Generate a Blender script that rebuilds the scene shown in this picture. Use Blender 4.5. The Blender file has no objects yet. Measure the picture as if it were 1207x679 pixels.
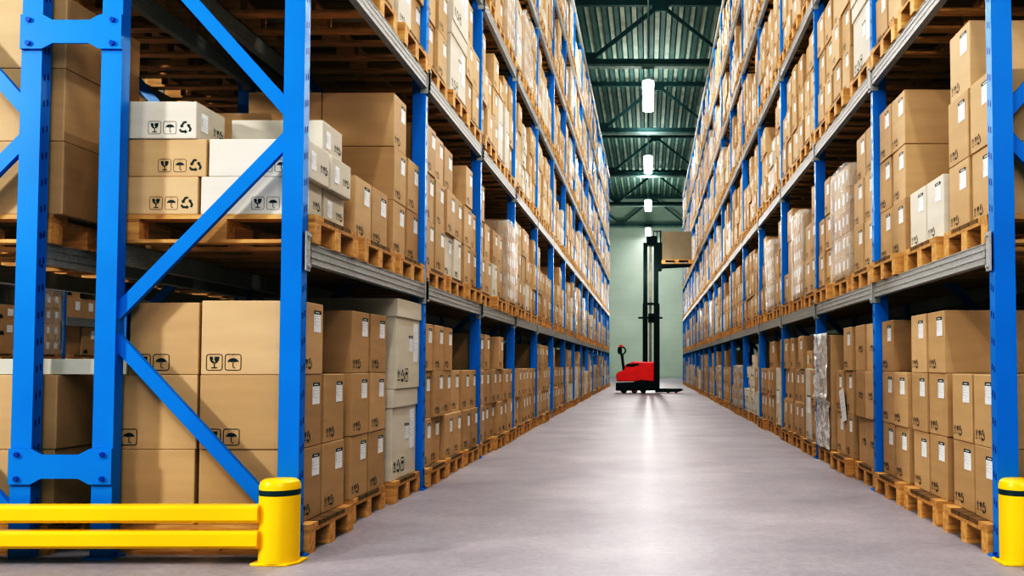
import bpy, bmesh, math, random
from mathutils import Vector, Matrix
random.seed(11)
R = math.radians
COL = bpy.context.scene.collection

# ------------------------------------------------------------------ materials
def nt_new(name):
    m = bpy.data.materials.new(name); m.use_nodes = True
    nt = m.node_tree; nt.nodes.clear()
    out = nt.nodes.new('ShaderNodeOutputMaterial')
    b = nt.nodes.new('ShaderNodeBsdfPrincipled')
    nt.links.new(b.outputs[0], out.inputs[0])
    return m, nt, b, out
def N(nt, t, **kw):
    n = nt.nodes.new(t)
    for k, v in kw.items():
        if hasattr(n, k): setattr(n, k, v)
        else: n.inputs[k].default_value = v
    return n
def ramp(nt, src, stops):
    r = nt.nodes.new('ShaderNodeValToRGB')
    while len(r.color_ramp.elements) < len(stops): r.color_ramp.elements.new(.5)
    for e, (p, c) in zip(r.color_ramp.elements, stops): e.position = p; e.color = (*c, 1)
    nt.links.new(src, r.inputs[0]); return r.outputs[0]
def mixc(nt, mode, fac, a, b):
    m = nt.nodes.new('ShaderNodeMix'); m.data_type = 'RGBA'; m.blend_type = mode
    for s, v in ((0, fac), (6, a), (7, b)):
        if isinstance(v, (int, float)): m.inputs[s].default_value = v
        elif isinstance(v, tuple): m.inputs[s].default_value = (*v, 1)
        else: nt.links.new(v, m.inputs[s])
    return m.outputs[2]
def bump(nt, b, src, strength=.1, dist=.01):
    n = nt.nodes.new('ShaderNodeBump'); n.inputs['Strength'].default_value = strength; n.inputs['Distance'].default_value = dist
    nt.links.new(src, n.inputs['Height']); nt.links.new(n.outputs[0], b.inputs['Normal'])
def mat(name, col, rough=.5, metal=0, nscale=0, namt=.15, spec=.5, emit=None, bumps=0):
    m, nt, b, o = nt_new(name)
    b.inputs['Roughness'].default_value = rough; b.inputs['Metallic'].default_value = metal
    b.inputs['Specular IOR Level'].default_value = spec
    if nscale:
        tc = N(nt, 'ShaderNodeTexCoord'); no = N(nt, 'ShaderNodeTexNoise', Scale=nscale, Detail=4.0)
        nt.links.new(tc.outputs['Object'], no.inputs['Vector'])
        lo = tuple(c*(1-namt) for c in col); hi = tuple(min(1, c*(1+namt)) for c in col)
        nt.links.new(ramp(nt, no.outputs[0], [(.3, lo), (.7, hi)]), b.inputs['Base Color'])
        if bumps: bump(nt, b, no.outputs[0], bumps)
    else: b.inputs['Base Color'].default_value = (*col, 1)
    if emit:
        b.inputs['Emission Color'].default_value = (*emit[0], 1); b.inputs['Emission Strength'].default_value = emit[1]
    return m
def board_mat(name, c0, c1, c2):
    m, nt, b, o = nt_new(name)
    g = N(nt, 'ShaderNodeNewGeometry'); oi = N(nt, 'ShaderNodeObjectInfo')
    ad = N(nt, 'ShaderNodeMath', operation='ADD'); nt.links.new(g.outputs['Random Per Island'], ad.inputs[0]); nt.links.new(oi.outputs['Random'], ad.inputs[1])
    fr = N(nt, 'ShaderNodeMath', operation='FRACT'); nt.links.new(ad.outputs[0], fr.inputs[0])
    base = ramp(nt, fr.outputs[0], [(0, c0), (.5, c1), (1, c2)])
    mp = N(nt, 'ShaderNodeMapping'); mp.inputs['Scale'].default_value = (1, 1, 6)
    nt.links.new(g.outputs['Position'], mp.inputs['Vector'])
    no = N(nt, 'ShaderNodeTexNoise', Scale=2.2, Detail=5.0); nt.links.new(mp.outputs[0], no.inputs['Vector'])
    v = ramp(nt, no.outputs[0], [(.3, (.94, .94, .94)), (.7, (1.04, 1.04, 1.04))])
    nt.links.new(mixc(nt, 'MULTIPLY', 1.0, base, v), b.inputs['Base Color'])
    b.inputs['Roughness'].default_value = .62; b.inputs['Specular IOR Level'].default_value = .3
    mp2 = N(nt, 'ShaderNodeMapping'); mp2.inputs['Scale'].default_value = (60, 60, 3)
    nt.links.new(g.outputs['Position'], mp2.inputs['Vector'])
    n2 = N(nt, 'ShaderNodeTexNoise', Scale=3.0); nt.links.new(mp2.outputs[0], n2.inputs['Vector'])
    bump(nt, b, n2.outputs[0], .06, .004)
    return m
def wood_mat(name='pallet_wood', dim=1.0):
    m, nt, b, o = nt_new(name)
    tc = N(nt, 'ShaderNodeTexCoord'); oi = N(nt, 'ShaderNodeObjectInfo'); g = N(nt, 'ShaderNodeNewGeometry')
    mp = N(nt, 'ShaderNodeMapping'); mp.inputs['Scale'].default_value = (2, 14, 14)
    nt.links.new(tc.outputs['Object'], mp.inputs['Vector'])
    cb = N(nt, 'ShaderNodeCombineXYZ'); nt.links.new(oi.outputs['Random'], cb.inputs[0]); nt.links.new(g.outputs['Random Per Island'], cb.inputs[1])
    sc = N(nt, 'ShaderNodeVectorMath', operation='SCALE'); sc.inputs[3].default_value = 30; nt.links.new(cb.outputs[0], sc.inputs[0])
    nt.links.new(sc.outputs[0], mp.inputs['Location'])
    no = N(nt, 'ShaderNodeTexNoise', Scale=2.0, Detail=6.0, Distortion=.6); nt.links.new(mp.outputs[0], no.inputs['Vector'])
    gr = ramp(nt, no.outputs[0], [(.25, (.38, .20, .07)), (.5, (.61, .36, .14)), (.75, (.73, .47, .20))])
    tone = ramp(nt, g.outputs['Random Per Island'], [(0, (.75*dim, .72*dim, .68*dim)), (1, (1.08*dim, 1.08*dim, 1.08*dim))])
    nt.links.new(mixc(nt, 'MULTIPLY', 1.0, gr, tone), b.inputs['Base Color'])
    b.inputs['Roughness'].default_value = .65; bump(nt, b, no.outputs[0], .15, .004)
    return m
def galv_mat():
    m, nt, b, o = nt_new('galvanised_steel')
    tc = N(nt, 'ShaderNodeTexCoord'); mp = N(nt, 'ShaderNodeMapping'); mp.inputs['Scale'].default_value = (6, 1, 6)
    nt.links.new(tc.outputs['Object'], mp.inputs['Vector'])
    vo = N(nt, 'ShaderNodeTexNoise', Scale=22.0, Detail=6.0, Roughness=.8); nt.links.new(mp.outputs[0], vo.inputs['Vector'])
    nt.links.new(ramp(nt, vo.outputs[0], [(.3, (.27, .285, .295)), (.7, (.54, .555, .55))]), b.inputs['Base Color'])
    b.inputs['Metallic'].default_value = .15; b.inputs['Roughness'].default_value = .5
    bump(nt, b, vo.outputs[0], .1, .003)
    return m
def paint_mat(name, col, chip, rough=.35, amt=.735):
    m, nt, b, o = nt_new(name)
    g = N(nt, 'ShaderNodeNewGeometry')
    no = N(nt, 'ShaderNodeTexNoise', Scale=16.0, Detail=3.0); nt.links.new(g.outputs['Position'], no.inputs['Vector'])
    n2 = N(nt, 'ShaderNodeTexNoise', Scale=1.6, Detail=3.0); nt.links.new(g.outputs['Position'], n2.inputs['Vector'])
    lo = tuple(c*.93 for c in col); hi = tuple(min(1, c*1.06) for c in col)
    base = ramp(nt, n2.outputs[0], [(.35, lo), (.65, hi)])
    msk = ramp(nt, no.outputs[0], [(amt, (0, 0, 0)), (amt+.012, (1, 1, 1))])
    nt.links.new(mixc(nt, 'MIX', msk, base, chip), b.inputs['Base Color'])
    b.inputs['Roughness'].default_value = rough
    return m
def floor_mat():
    m, nt, b, o = nt_new('polished_concrete')
    g = N(nt, 'ShaderNodeNewGeometry')
    big = N(nt, 'ShaderNodeTexNoise', Scale=.9, Detail=8.0, Roughness=.65); nt.links.new(g.outputs['Position'], big.inputs['Vector'])
    fine = N(nt, 'ShaderNodeTexNoise', Scale=22.0, Detail=6.0, Roughness=.75); nt.links.new(g.outputs['Position'], fine.inputs['Vector'])
    pit = N(nt, 'ShaderNodeTexVoronoi', Scale=26.0); nt.links.new(g.outputs['Position'], pit.inputs['Vector'])
    c = ramp(nt, big.outputs[0], [(.3, (.265, .245, .275)), (.55, (.345, .32, .352)), (.75, (.42, .395, .42))])
    f = ramp(nt, fine.outputs[0], [(.3, (.80, .80, .80)), (.7, (1.12, 1.12, 1.12))])
    p = ramp(nt, pit.outputs['Distance'], [(.0, (.72, .72, .72)), (.10, (1, 1, 1))])
    c1 = mixc(nt, 'MULTIPLY', 1.0, c, f); c2 = mixc(nt, 'MULTIPLY', .5, c1, p)
    nt.links.new(c2, b.inputs['Base Color'])
    rr = ramp(nt, fine.outputs[0], [(.3, (.44, .44, .44)), (.7, (.54, .54, .54))]); nt.links.new(rr, b.inputs['Roughness'])
    b.inputs['Specular IOR Level'].default_value = .22
    bump(nt, b, fine.outputs[0], .05, .004)
    return m
def wall_mat():
    m, nt, b, o = nt_new('wall_panels')
    g = N(nt, 'ShaderNodeNewGeometry')
    sx = N(nt, 'ShaderNodeSeparateXYZ'); nt.links.new(g.outputs['Position'], sx.inputs[0])
    wv = N(nt, 'ShaderNodeMath', operation='MULTIPLY'); wv.inputs[1].default_value = 1.0; nt.links.new(sx.outputs[2], wv.inputs[0])
    fr = N(nt, 'ShaderNodeMath', operation='FRACT'); nt.links.new(wv.outputs[0], fr.inputs[0])
    ln = ramp(nt, fr.outputs[0], [(0, (.86, .86, .86)), (.03, (1, 1, 1))])
    no = N(nt, 'ShaderNodeTexNoise', Scale=.5, Detail=4.0); nt.links.new(g.outputs['Position'], no.inputs['Vector'])
    c = ramp(nt, no.outputs[0], [(.3, (.43, .50, .43)), (.7, (.50, .565, .49))])
    nt.links.new(mixc(nt, 'MULTIPLY', 1.0, c, ln), b.inputs['Base Color']); b.inputs['Roughness'].default_value = .7
    return m
def film_mat(name, alpha, msc=(9, 9, 2.2)):
    m, nt, b, o = nt_new(name)
    b.inputs['Base Color'].default_value = (.80, .82, .82, 1); b.inputs['Roughness'].default_value = .18
    g = N(nt, 'ShaderNodeNewGeometry'); mp = N(nt, 'ShaderNodeMapping'); mp.inputs['Scale'].default_value = msc
    nt.links.new(g.outputs['Position'], mp.inputs['Vector'])
    no = N(nt, 'ShaderNodeTexNoise', Scale=1.6, Detail=5.0, Distortion=1.2); nt.links.new(mp.outputs[0], no.inputs['Vector'])
    bump(nt, b, no.outputs[0], .9, .03)
    tr = N(nt, 'ShaderNodeBsdfTransparent'); mx = N(nt, 'ShaderNodeMixShader')
    a = ramp(nt, no.outputs[0], [(.35, (alpha*.55,)*3), (.62, (min(1, alpha*1.7),)*3)])
    nt.links.new(a, mx.inputs[0]); nt.links.new(tr.outputs[0], mx.inputs[1]); nt.links.new(b.outputs[0], mx.inputs[2])
    nt.links.new(mx.outputs[0], o.inputs[0])
    return m
M = dict(
    brown=board_mat('brown_cardboard', (.45, .31, .175), (.52, .365, .21), (.585, .42, .255)),
    white=board_mat('white_cardboard', (.60, .56, .47), (.66, .62, .53), (.63, .60, .53)),
    grey=board_mat('pale_grey_cardboard', (.52, .51, .43), (.54, .53, .46), (.56, .55, .47)),
    kraft=mat('shaded_kraft_board', (.26, .225, .17), .7, nscale=2, namt=.08),  # greyed and darkened: the raised carton's shade is put into its colour
    ink=mat('printing_ink', (.012, .03, .032), .7),
    paper=mat('label_paper', (.80, .83, .84), .5, nscale=30, namt=.05),
    print_grey=mat('label_print', (.42, .46, .49), .7),
    wood=wood_mat(), wood_shaded=wood_mat('shaded_wood', .33), galv=galv_mat(),  # darker copy of the wood paints underside shade into the inner deck planks
    blue=paint_mat('blue_powder_coat', (.003, .215, .62), (.15, .25, .40), .38, .80),
    slot=mat('slot_shadow', (.0, .03, .20), .7),
    bolt=mat('bolt_steel', (.02, .10, .42), .35, .4),
    yellow=paint_mat('yellow_guard_paint', (.93, .60, .004), (.16, .17, .15), .33, .745),
    band=mat('dark_band', (.016, .05, .055), .45, nscale=8),
    floor=floor_mat(), wall=wall_mat(),
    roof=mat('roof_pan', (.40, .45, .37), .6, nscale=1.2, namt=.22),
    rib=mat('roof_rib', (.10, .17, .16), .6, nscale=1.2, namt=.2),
    truss=mat('truss_paint', (.05, .10, .10), .55, nscale=3, namt=.2),
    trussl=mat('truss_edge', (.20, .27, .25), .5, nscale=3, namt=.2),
    lamp=mat('lamp_diffuser', (1, 1, 1), .4, emit=((.95, 1, .98), 6)),
    housing=mat('lamp_housing', (.35, .4, .4), .4, .3, nscale=5),
    film=film_mat('stretch_film', .22), film2=film_mat('silver_stretch_film', .66, (5, 5, 7)),
    red=mat('stacker_red', (.78, .012, .018), .32, nscale=3, namt=.08),
    red2=mat('stacker_red_wheel', (.62, .02, .02), .4, nscale=3),
    black=mat('stacker_black', (.014, .026, .028), .6, nscale=6, spec=.15),
    rubber=mat('rubber', (.012, .014, .015), .7, nscale=10),
    chrome=mat('cylinder_rod', (.62, .58, .52), .25, .6, nscale=5),
)

# ------------------------------------------------------------------ mesh helpers
class MB:
    """collects polygons with material slots -> one mesh object"""
    def __init__(s): s.v = []; s.f = []; s.mi = []; s.mats = []
    def slot(s, m):
        if m not in s.mats: s.mats.append(m)
        return s.mats.index(m)
    def box(s, x0, x1, y0, y1, z0, z1, m, faces='xXyYzZ'):
        k = s.slot(m); b = len(s.v)
        s.v += [(x0, y0, z0), (x1, y0, z0), (x1, y1, z0), (x0, y1, z0), (x0, y0, z1), (x1, y0, z1), (x1, y1, z1), (x0, y1, z1)]
        F = dict(z=(3, 2, 1, 0), Z=(4, 5, 6, 7), y=(0, 1, 5, 4), Y=(2, 3, 7, 6), x=(3, 0, 4, 7), X=(1, 2, 6, 5))
        for c in faces: s.f.append(tuple(b+i for i in F[c])); s.mi.append(k)
    def poly(s, pts, m):
        k = s.slot(m); b = len(s.v); s.v += [tuple(p) for p in pts]; s.f.append(tuple(range(b, b+len(pts)))); s.mi.append(k)
    def bar(s, p, q, w, d, m, up=(0, 0, 1)):
        p = Vector(p); q = Vector(q); a = (q-p).normalized(); u = Vector(up)
        if abs(a.dot(u)) > .98: u = Vector((0, 1, 0))
        r = a.cross(u).normalized(); t = r.cross(a).normalized(); k = s.slot(m); b = len(s.v)
        for c in (p, q):
            for i, j in ((-1, -1), (1, -1), (1, 1), (-1, 1)): s.v.append(tuple(c + r*i*w/2 + t*j*d/2))
        for f in ((3, 2, 1, 0), (4, 5, 6, 7), (0, 1, 5, 4), (1, 2, 6, 5), (2, 3, 7, 6), (3, 0, 4, 7)): s.f.append(tuple(b+i for i in f)); s.mi.append(k)
    def cyl(s, p, q, r, m, n=16, r2=None):
        p = Vector(p); q = Vector(q); a = (q-p).normalized(); u = Vector((0, 0, 1)) if abs(a.z) < .9 else Vector((1, 0, 0))
        e = a.cross(u).normalized(); t = a.cross(e); k = s.slot(m); b = len(s.v); r2 = r if r2 is None else r2
        for c, rr in ((p, r), (q, r2)):
            for i in range(n):
                g = 2*math.pi*i/n; s.v.append(tuple(c + e*math.cos(g)*rr + t*math.sin(g)*rr))
        for i in range(n):
            j = (i+1) % n; s.f.append((b+i, b+j, b+n+j, b+n+i)); s.mi.append(k)
        s.f.append(tuple(b+i for i in reversed(range(n)))); s.mi.append(k)
        s.f.append(tuple(b+n+i for i in range(n))); s.mi.append(k)
    def prism(s, pts, axis, a, b_, m):
        """pts 2-D outline extruded from a to b_ along axis"""
        k = s.slot(m); n = len(pts); b = len(s.v)
        for h in (a, b_):
            for (u, w) in pts:
                s.v.append({'x': (h, u, w), 'y': (u, h, w), 'z': (u, w, h)}[axis])
        for i in range(n):
            j = (i+1) % n; s.f.append((b+i, b+j, b+n+j, b+n+i)); s.mi.append(k)
        s.f.append(tuple(b+i for i in reversed(range(n)))); s.mi.append(k)
        s.f.append(tuple(b+n+i for i in range(n))); s.mi.append(k)
    def lathe(s, prof, m, cx=0, cy=0, n=40):
        k = s.slot(m); b = len(s.v); L = len(prof)
        for i in range(n):
            g = 2*math.pi*i/n
            for r, z in prof: s.v.append((cx+r*math.cos(g), cy+r*math.sin(g), z))
        for i in range(n):
            j = (i+1) % n
            for l in range(L-1): s.f.append((b+i*L+l, b+j*L+l, b+j*L+l+1, b+i*L+l+1)); s.mi.append(k)
    def mesh(s, name, bevel=0, smooth=False):
        me = bpy.data.meshes.new(name); me.from_pydata(s.v, [], s.f)
        for m in s.mats: me.materials.append(m)
        me.polygons.foreach_set('material_index', s.mi)
        if smooth: me.polygons.foreach_set('use_smooth', [True]*len(s.f))
        me.update()
        bm = bmesh.new(); bm.from_mesh(me); bmesh.ops.recalc_face_normals(bm, faces=bm.faces)
        if bevel:
            bmesh.ops.remove_doubles(bm, verts=bm.verts, dist=1e-6)
            es = [e for e in bm.edges if len(e.link_faces) == 2 and e.calc_face_angle(0) > .6]
            bmesh.ops.bevel(bm, geom=es, offset=bevel, segments=2, affect='EDGES', profile=.5)
        bm.to_mesh(me); bm.free()
        return me
    def build(s, name, parent=None, bevel=0, smooth=False, loc=None):
        o = bpy.data.objects.new(name, s.mesh(name, bevel, smooth)); COL.objects.link(o)
        if parent: o.parent = parent
        if loc: o.location = loc
        if smooth:
            try:
                md = o.modifiers.new('e', 'EDGE_SPLIT'); md.split_angle = R(35)
            except Exception: pass
        return o
def inst(name, me, parent=None, loc=(0, 0, 0), rz=0):
    o = bpy.data.objects.new(name, me); COL.objects.link(o); o.location = loc; o.rotation_euler = (0, 0, rz)
    if parent: o.parent = parent
    return o
def empty(name, loc=(0, 0, 0), rz=0):
    o = bpy.data.objects.new(name, None); COL.objects.link(o); o.location = loc; o.rotation_euler = (0, 0, rz); o.empty_display_size = .1
    return o
def tag(o, label, cat, group=None, kind=None):
    o['label'] = label; o['category'] = cat
    if group: o['group'] = group
    if kind: o['kind'] = kind
    return o
def struct(mb, name, **k):
    o = mb.build(name, **k); o['kind'] = 'structure'; return o

# ------------------------------------------------------------------ camera
F = 1132.0; TH = R(2.4); PXC = 764.0; PYC = 430 - F*math.tan(TH)
cam = bpy.data.cameras.new('camera'); co = bpy.data.objects.new('camera', cam); COL.objects.link(co)
cam.sensor_fit = 'HORIZONTAL'; cam.sensor_width = 36; cam.lens = F/1207*36
cam.shift_x = -(PXC-603.5)/1207; cam.shift_y = (PYC-339.5)/1207
co.location = (0, 0, 1); co.rotation_euler = (R(90)+TH, 0, 0)
cam.clip_end = 300
cam.dof.use_dof = True; cam.dof.focus_distance = 7.5; cam.dof.aperture_fstop = 5.6
bpy.context.scene.camera = co
def proj(X, Y, Z):     # only used to rank which repeats show largest
    z = Z-1; d = max(.3, Y*math.cos(TH)+z*math.sin(TH)); u = -Y*math.sin(TH)+z*math.cos(TH)
    return PXC+F*X/d, PYC-F*u/d
def area(pts):
    P = [proj(*p) for p in pts]; P = [(min(max(x, 0), 1207), min(max(y, 0), 679)) for x, y in P]
    a = 0
    for i in range(len(P)): x0, y0 = P[i]; x1, y1 = P[(i+1) % len(P)]; a += x0*y1-x1*y0
    return abs(a)/2

# ------------------------------------------------------------------ building shell
WALL_Y = 76.5; CEIL = 14.35
b = MB(); b.box(-20, 20, -12, WALL_Y+.3, -.2, 0, M['floor']); struct(b, 'floor')
b = MB(); b.box(-20, 20, WALL_Y, WALL_Y+.3, 0, CEIL+.4, M['wall']); struct(b, 'wall_back')
b = MB(); b.box(-20.3, -20, -12, WALL_Y+.3, 0, CEIL+.4, M['wall']); struct(b, 'wall_left')
b = MB(); b.box(20, 20.3, -12, WALL_Y+.3, 0, CEIL+.4, M['wall']); struct(b, 'wall_right')
b = MB(); b.box(-20, 20, WALL_Y-.06, WALL_Y, 0, .35, M['wall']); struct(b, 'baseboard_back')
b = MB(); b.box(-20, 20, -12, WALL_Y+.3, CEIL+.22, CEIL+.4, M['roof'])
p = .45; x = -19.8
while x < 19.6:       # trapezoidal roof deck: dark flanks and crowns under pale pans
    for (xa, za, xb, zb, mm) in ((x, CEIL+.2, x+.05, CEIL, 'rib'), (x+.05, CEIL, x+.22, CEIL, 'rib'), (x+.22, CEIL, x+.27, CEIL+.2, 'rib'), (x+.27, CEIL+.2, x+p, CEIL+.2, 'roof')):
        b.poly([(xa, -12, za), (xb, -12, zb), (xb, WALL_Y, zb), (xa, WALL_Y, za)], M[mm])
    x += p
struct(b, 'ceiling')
trn = 0
for Y in (24.4, 34.7, 44.9, 55.2, 65.5, 75.6):
    b = MB(); T = M['truss']
    b.box(-20, 20, Y-.09, Y+.09, 14.15, CEIL, T); b.box(-20, 20, Y-.12, Y+.12, 11.95, 12.15, T)
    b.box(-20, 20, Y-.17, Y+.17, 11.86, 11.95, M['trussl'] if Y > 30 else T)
    for i in range(-8, 8):
        xa = -2.15+i*5.2
        if abs(xa) < 17:
            b.bar((xa, Y, 12.1), (xa+2.6, Y, 14.2), .13, .13, T, (0, 1, 0)); b.bar((xa+2.6, Y, 14.2), (xa+5.2, Y, 12.1), .11, .11, T, (0, 1, 0))
            b.box(xa-.22, xa+.22, Y-.07, Y+.07, 12.1, 12.4, T); b.box(xa+2.3, xa+2.9, Y-.07, Y+.07, 13.95, 14.2, T)
    trn += 1
    o = b.build('roof_truss'); o['kind'] = 'structure'; o.name = 'trim_%d' % trn
# runway pipes / cable along the aisle under the roof
b = MB(); b.cyl((0, 20, 13.6), (0, WALL_Y, 13.6), .03, M['trussl'], 8); struct(b, 'trim_7')

# ------------------------------------------------------------------ lights
fix = MB(); fix.box(-.20, .20, -2.05, 2.05, .06, .17, M['housing'])
fixm = fix.mesh('lamp_housing', .02)
df = MB(); pts = []
for i in range(9): a = math.pi*i/8; pts.append((.21*math.cos(a), 1.9+.21*math.sin(a)))
for i in range(9): a = math.pi+math.pi*i/8; pts.append((.21*math.cos(a), -1.9+.21*math.sin(a)))
df.prism(pts, 'z', 0, .06, M['lamp']); dfm = df.mesh('diffuser')
hg = MB(); hg.cyl((0, 0, .15), (0, 0, 3.05), .012, M['housing'], 6); hgm = hg.mesh('suspension_rod')
ordw = ['first', 'second', 'third', 'fourth', 'fifth', 'sixth', 'seventh', 'eighth', 'ninth', 'tenth', 'eleventh', 'twelfth', 'thirteenth', 'fourteenth', 'fifteenth', 'sixteenth', 'seventeenth']
def lamp(name, loc, rot, sx, sy, e, col=(1, 1, 1), spf=.025):
    l = bpy.data.lights.new(name, 'AREA'); l.shape = 'RECTANGLE'; l.size = sx; l.size_y = sy; l.energy = e; l.color = col; l.specular_factor = 1
    o = bpy.data.objects.new(name, l); COL.objects.link(o); o.location = loc; o.rotation_euler = rot; return o
near = {36.5: 'nearest glowing ceiling strip light above the aisle', 49.1: 'second glowing ceiling strip light above the aisle', 61.8: 'third glowing ceiling strip light above the aisle', 74.2: 'farthest small strip light beside the back wall'}
for Y in (-1.5, 11.2, 23.8, 36.5, 49.1, 61.8, 74.2):
    if Y > 30:
        t = empty('strip_light', (0, Y, 11.25)); tag(t, near[Y], 'ceiling light', 'strip lights over the aisle')
        inst('lamp_housing', fixm, t); inst('diffuser', dfm, t); inst('suspension_rod', hgm, t, (0, -1.5, 0)); inst('suspension_rod', hgm, t, (0, 1.5, 0))
    lamp('aisle_lamp', (0, Y, 11.2), (0, 0, 0), .3, 3.3, (300 if Y < 70 else 60), (1, .985, .96))
def point(loc, e, col=(1, .97, .92), r=.02):
    l = bpy.data.lights.new('aisle_fill', 'POINT'); l.energy = e; l.color = col; l.shadow_soft_size = r  # unseen fill light, added in rows mid-aisle to brighten the rack faces
    o = bpy.data.objects.new('aisle_fill', l); COL.objects.link(o); o.location = loc
for i in range(-2, 37):
    Y = 5.2+1.85*i
    point((0, Y, 4.2), 28); point((0, Y, 7.45), 19, (1, .95, .88))
for Y in (30, 42.8, 55.4, 68): lamp('roof_fill', (0, Y, 11.5), (math.pi, 0, 0), .3, 3.5, 110, (.9, 1, .98))  # unseen fill added to lift the dark roof, no fixture here
lamp('wall_fill', (0, 64, 8), (R(80), 0, 0), 3, 3, 420, (.95, 1, .96))  # unseen fill added to brighten the back wall
for Y in (-2, 9, 22): lamp('left_aisle_lamp', (-6.1, Y, 11.2), (0, 0, 0), .4, 4.0, 480, (1, .98, .95))
lamp('left_front_lamp', (-9.3, .6, 4.6), (R(70), 0, R(-57)), .55, .55, 470, (1, .95, .88))
lamp('front_lamp', (1.5, -5, 6.0), (R(66), 0, R(6)), 5, 4, 300, (1, .98, .95), .5)
w = bpy.data.worlds.new('world'); bpy.context.scene.world = w; w.use_nodes = True
w.node_tree.nodes['Background'].inputs[0].default_value = (.80, .93, 1.0, 1); w.node_tree.nodes['Background'].inputs[1].default_value = .05

# ------------------------------------------------------------------ printed marks (2-D outlines, unit square)
def g_border(w=.045):
    o = []; i_ = []
    r = .16
    for cx, cy, a0 in ((1-r, 1-r, 0), (r, 1-r, 90), (r, r, 180), (1-r, r, 270)):
        for k in range(4):
            a = R(a0+30*k); o.append((cx+r*math.cos(a), cy+r*math.sin(a))); i_.append((cx+(r-w)*math.cos(a), cy+(r-w)*math.sin(a)))
    n = len(o); return [[o[k], o[(k+1) % n], i_[(k+1) % n], i_[k]] for k in range(n)]
G_GLASS = [[(.20, .84), (.38, .84), (.44, .70), (.36, .62), (.47, .56), (.50, .42), (.36, .46), (.24, .60)],
           [(.48, .84), (.80, .84), (.76, .60), (.64, .46), (.50, .42), (.56, .58), (.47, .68), (.54, .74)],
           [(.465, .43), (.535, .43), (.53, .20), (.47, .20)], [(.32, .20), (.68, .20), (.68, .14), (.32, .14)]]
G_UMB = [[(.16, .50), (.20, .62), (.32, .72), (.5, .76), (.68, .72), (.80, .62), (.84, .50), (.72, .55), (.61, .50), (.5, .55), (.39, .50), (.28, .55)],
         [(.475, .53), (.525, .53), (.525, .2), (.475, .2)], [(.525, .2), (.525, .14), (.62, .14), (.64, .2), (.60, .2), (.585, .17), (.56, .2)]] + \
        [[(x-.012, y), (x+.012, y), (x+.022, y+.05), (x-.002, y+.05)] for x, y in ((.3, .80), (.42, .84), (.54, .80), (.66, .84), (.48, .92))]
G_REC = []
for k in range(3):
    a = R(120*k); c_, s_ = math.cos(a), math.sin(a)
    def rt(q): x, y = q[0]-.5, q[1]-.42; return (.5+x*c_-y*s_, .42+x*s_+y*c_)
    for pl in ([(.15, .03), (.50, .03), (.50, .19), (.235, .19)], [(.49, -.06), (.68, .11), (.49, .28)], [(.14, .04), (.225, .19), (.15, .33), (.005, .25)]):
        G_REC.append([rt(q) for q in pl])
G_UP = [[(.20, .30), (.20, .62), (.08, .62), (.27, .92), (.46, .62), (.34, .62), (.34, .30)], [(.66, .30), (.66, .62), (.54, .62), (.73, .92), (.92, .62), (.80, .62), (.80, .30)], [(.08, .12), (.92, .12), (.92, .20), (.08, .20)]]
def stamp(mb, glyphs, org, ux, uz, w, h, m):
    org = Vector(org); ux = Vector(ux); uz = Vector(uz)
    for g in glyphs: mb.poly([org+ux*(u*w)+uz*(v*h) for u, v in g], m)

# ------------------------------------------------------------------ cartons (local frame: +X faces the aisle, -Y faces the camera on the left)
EPS = .0012
def carton_mesh(W, D, H, m, side='low', end='pair'):
    """W along x, D along y, H height; marks printed on +X ('low','mid',None) and -Y ('pair','triple',None)"""
    c = MB(); c.box(-W/2, W/2, -D/2, D/2, 0, H, m)
    me0 = c.mesh('tmp', .005)
    b = MB(); b.v = [tuple(v.co) for v in me0.vertices]; b.f = [tuple(p.vertices) for p in me0.polygons]; b.mats = [m]; b.mi = [0]*len(b.f)
    bpy.data.meshes.remove(me0)
    I = M['ink']; xo = W/2+EPS; s = min(.066, H*.26)
    if side:
        z0 = .028 if side == 'low' else H*.40
        y0 = -D/2+.03 if side == 'low' else -D*.14
        if H < .25: y0, z0 = D/2-.16, .06
        stamp(b, G_UP, (xo, y0, z0), (0, 1, 0), (0, 0, 1), s*.50, s, I)
        stamp(b, G_GLASS, (xo, y0+s*.62, z0), (0, 1, 0), (0, 0, 1), s*.9, s, I)
        stamp(b, G_REC, (xo, y0+s*1.45, z0), (0, 1, 0), (0, 0, 1), s*.95, s, I)
    if end:
        yo = -D/2-EPS
        if end == 'pair':
            t = .088; x0 = -W/2+.028; z0 = .022
            stamp(b, g_border()+G_GLASS, (x0, yo, z0), (1, 0, 0), (0, 0, 1), t, t, I)
            stamp(b, g_border()+G_UMB, (x0+t*1.13, yo, z0), (1, 0, 0), (0, 0, 1), t, t, I)
        else:
            t = .07; x0 = W/2-.028-t*3.3; z0 = .025
            stamp(b, g_border(.03)+G_GLASS, (x0, yo, z0), (1, 0, 0), (0, 0, 1), t, t, I)
            stamp(b, g_border(.03)+G_UMB, (x0+t*1.17, yo, z0), (1, 0, 0), (0, 0, 1), t, t, I)
            stamp(b, G_REC, (x0+t*2.36, yo, z0+.006), (1, 0, 0), (0, 0, 1), t*.98, t*.98, I)
    # centre flap seam on the visible ends of the top
    b.box(-W/2+.004, W/2-.004, -.0015, .0015, H, H+.0008, I, 'Z')
    # rebuild with islands kept apart (no merge)
    me = bpy.data.meshes.new('carton'); me.from_pydata(b.v, [], b.f)
    for mm in b.mats: me.materials.append(mm)
    me.polygons.foreach_set('material_index', b.mi); me.update()
    return me
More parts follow.
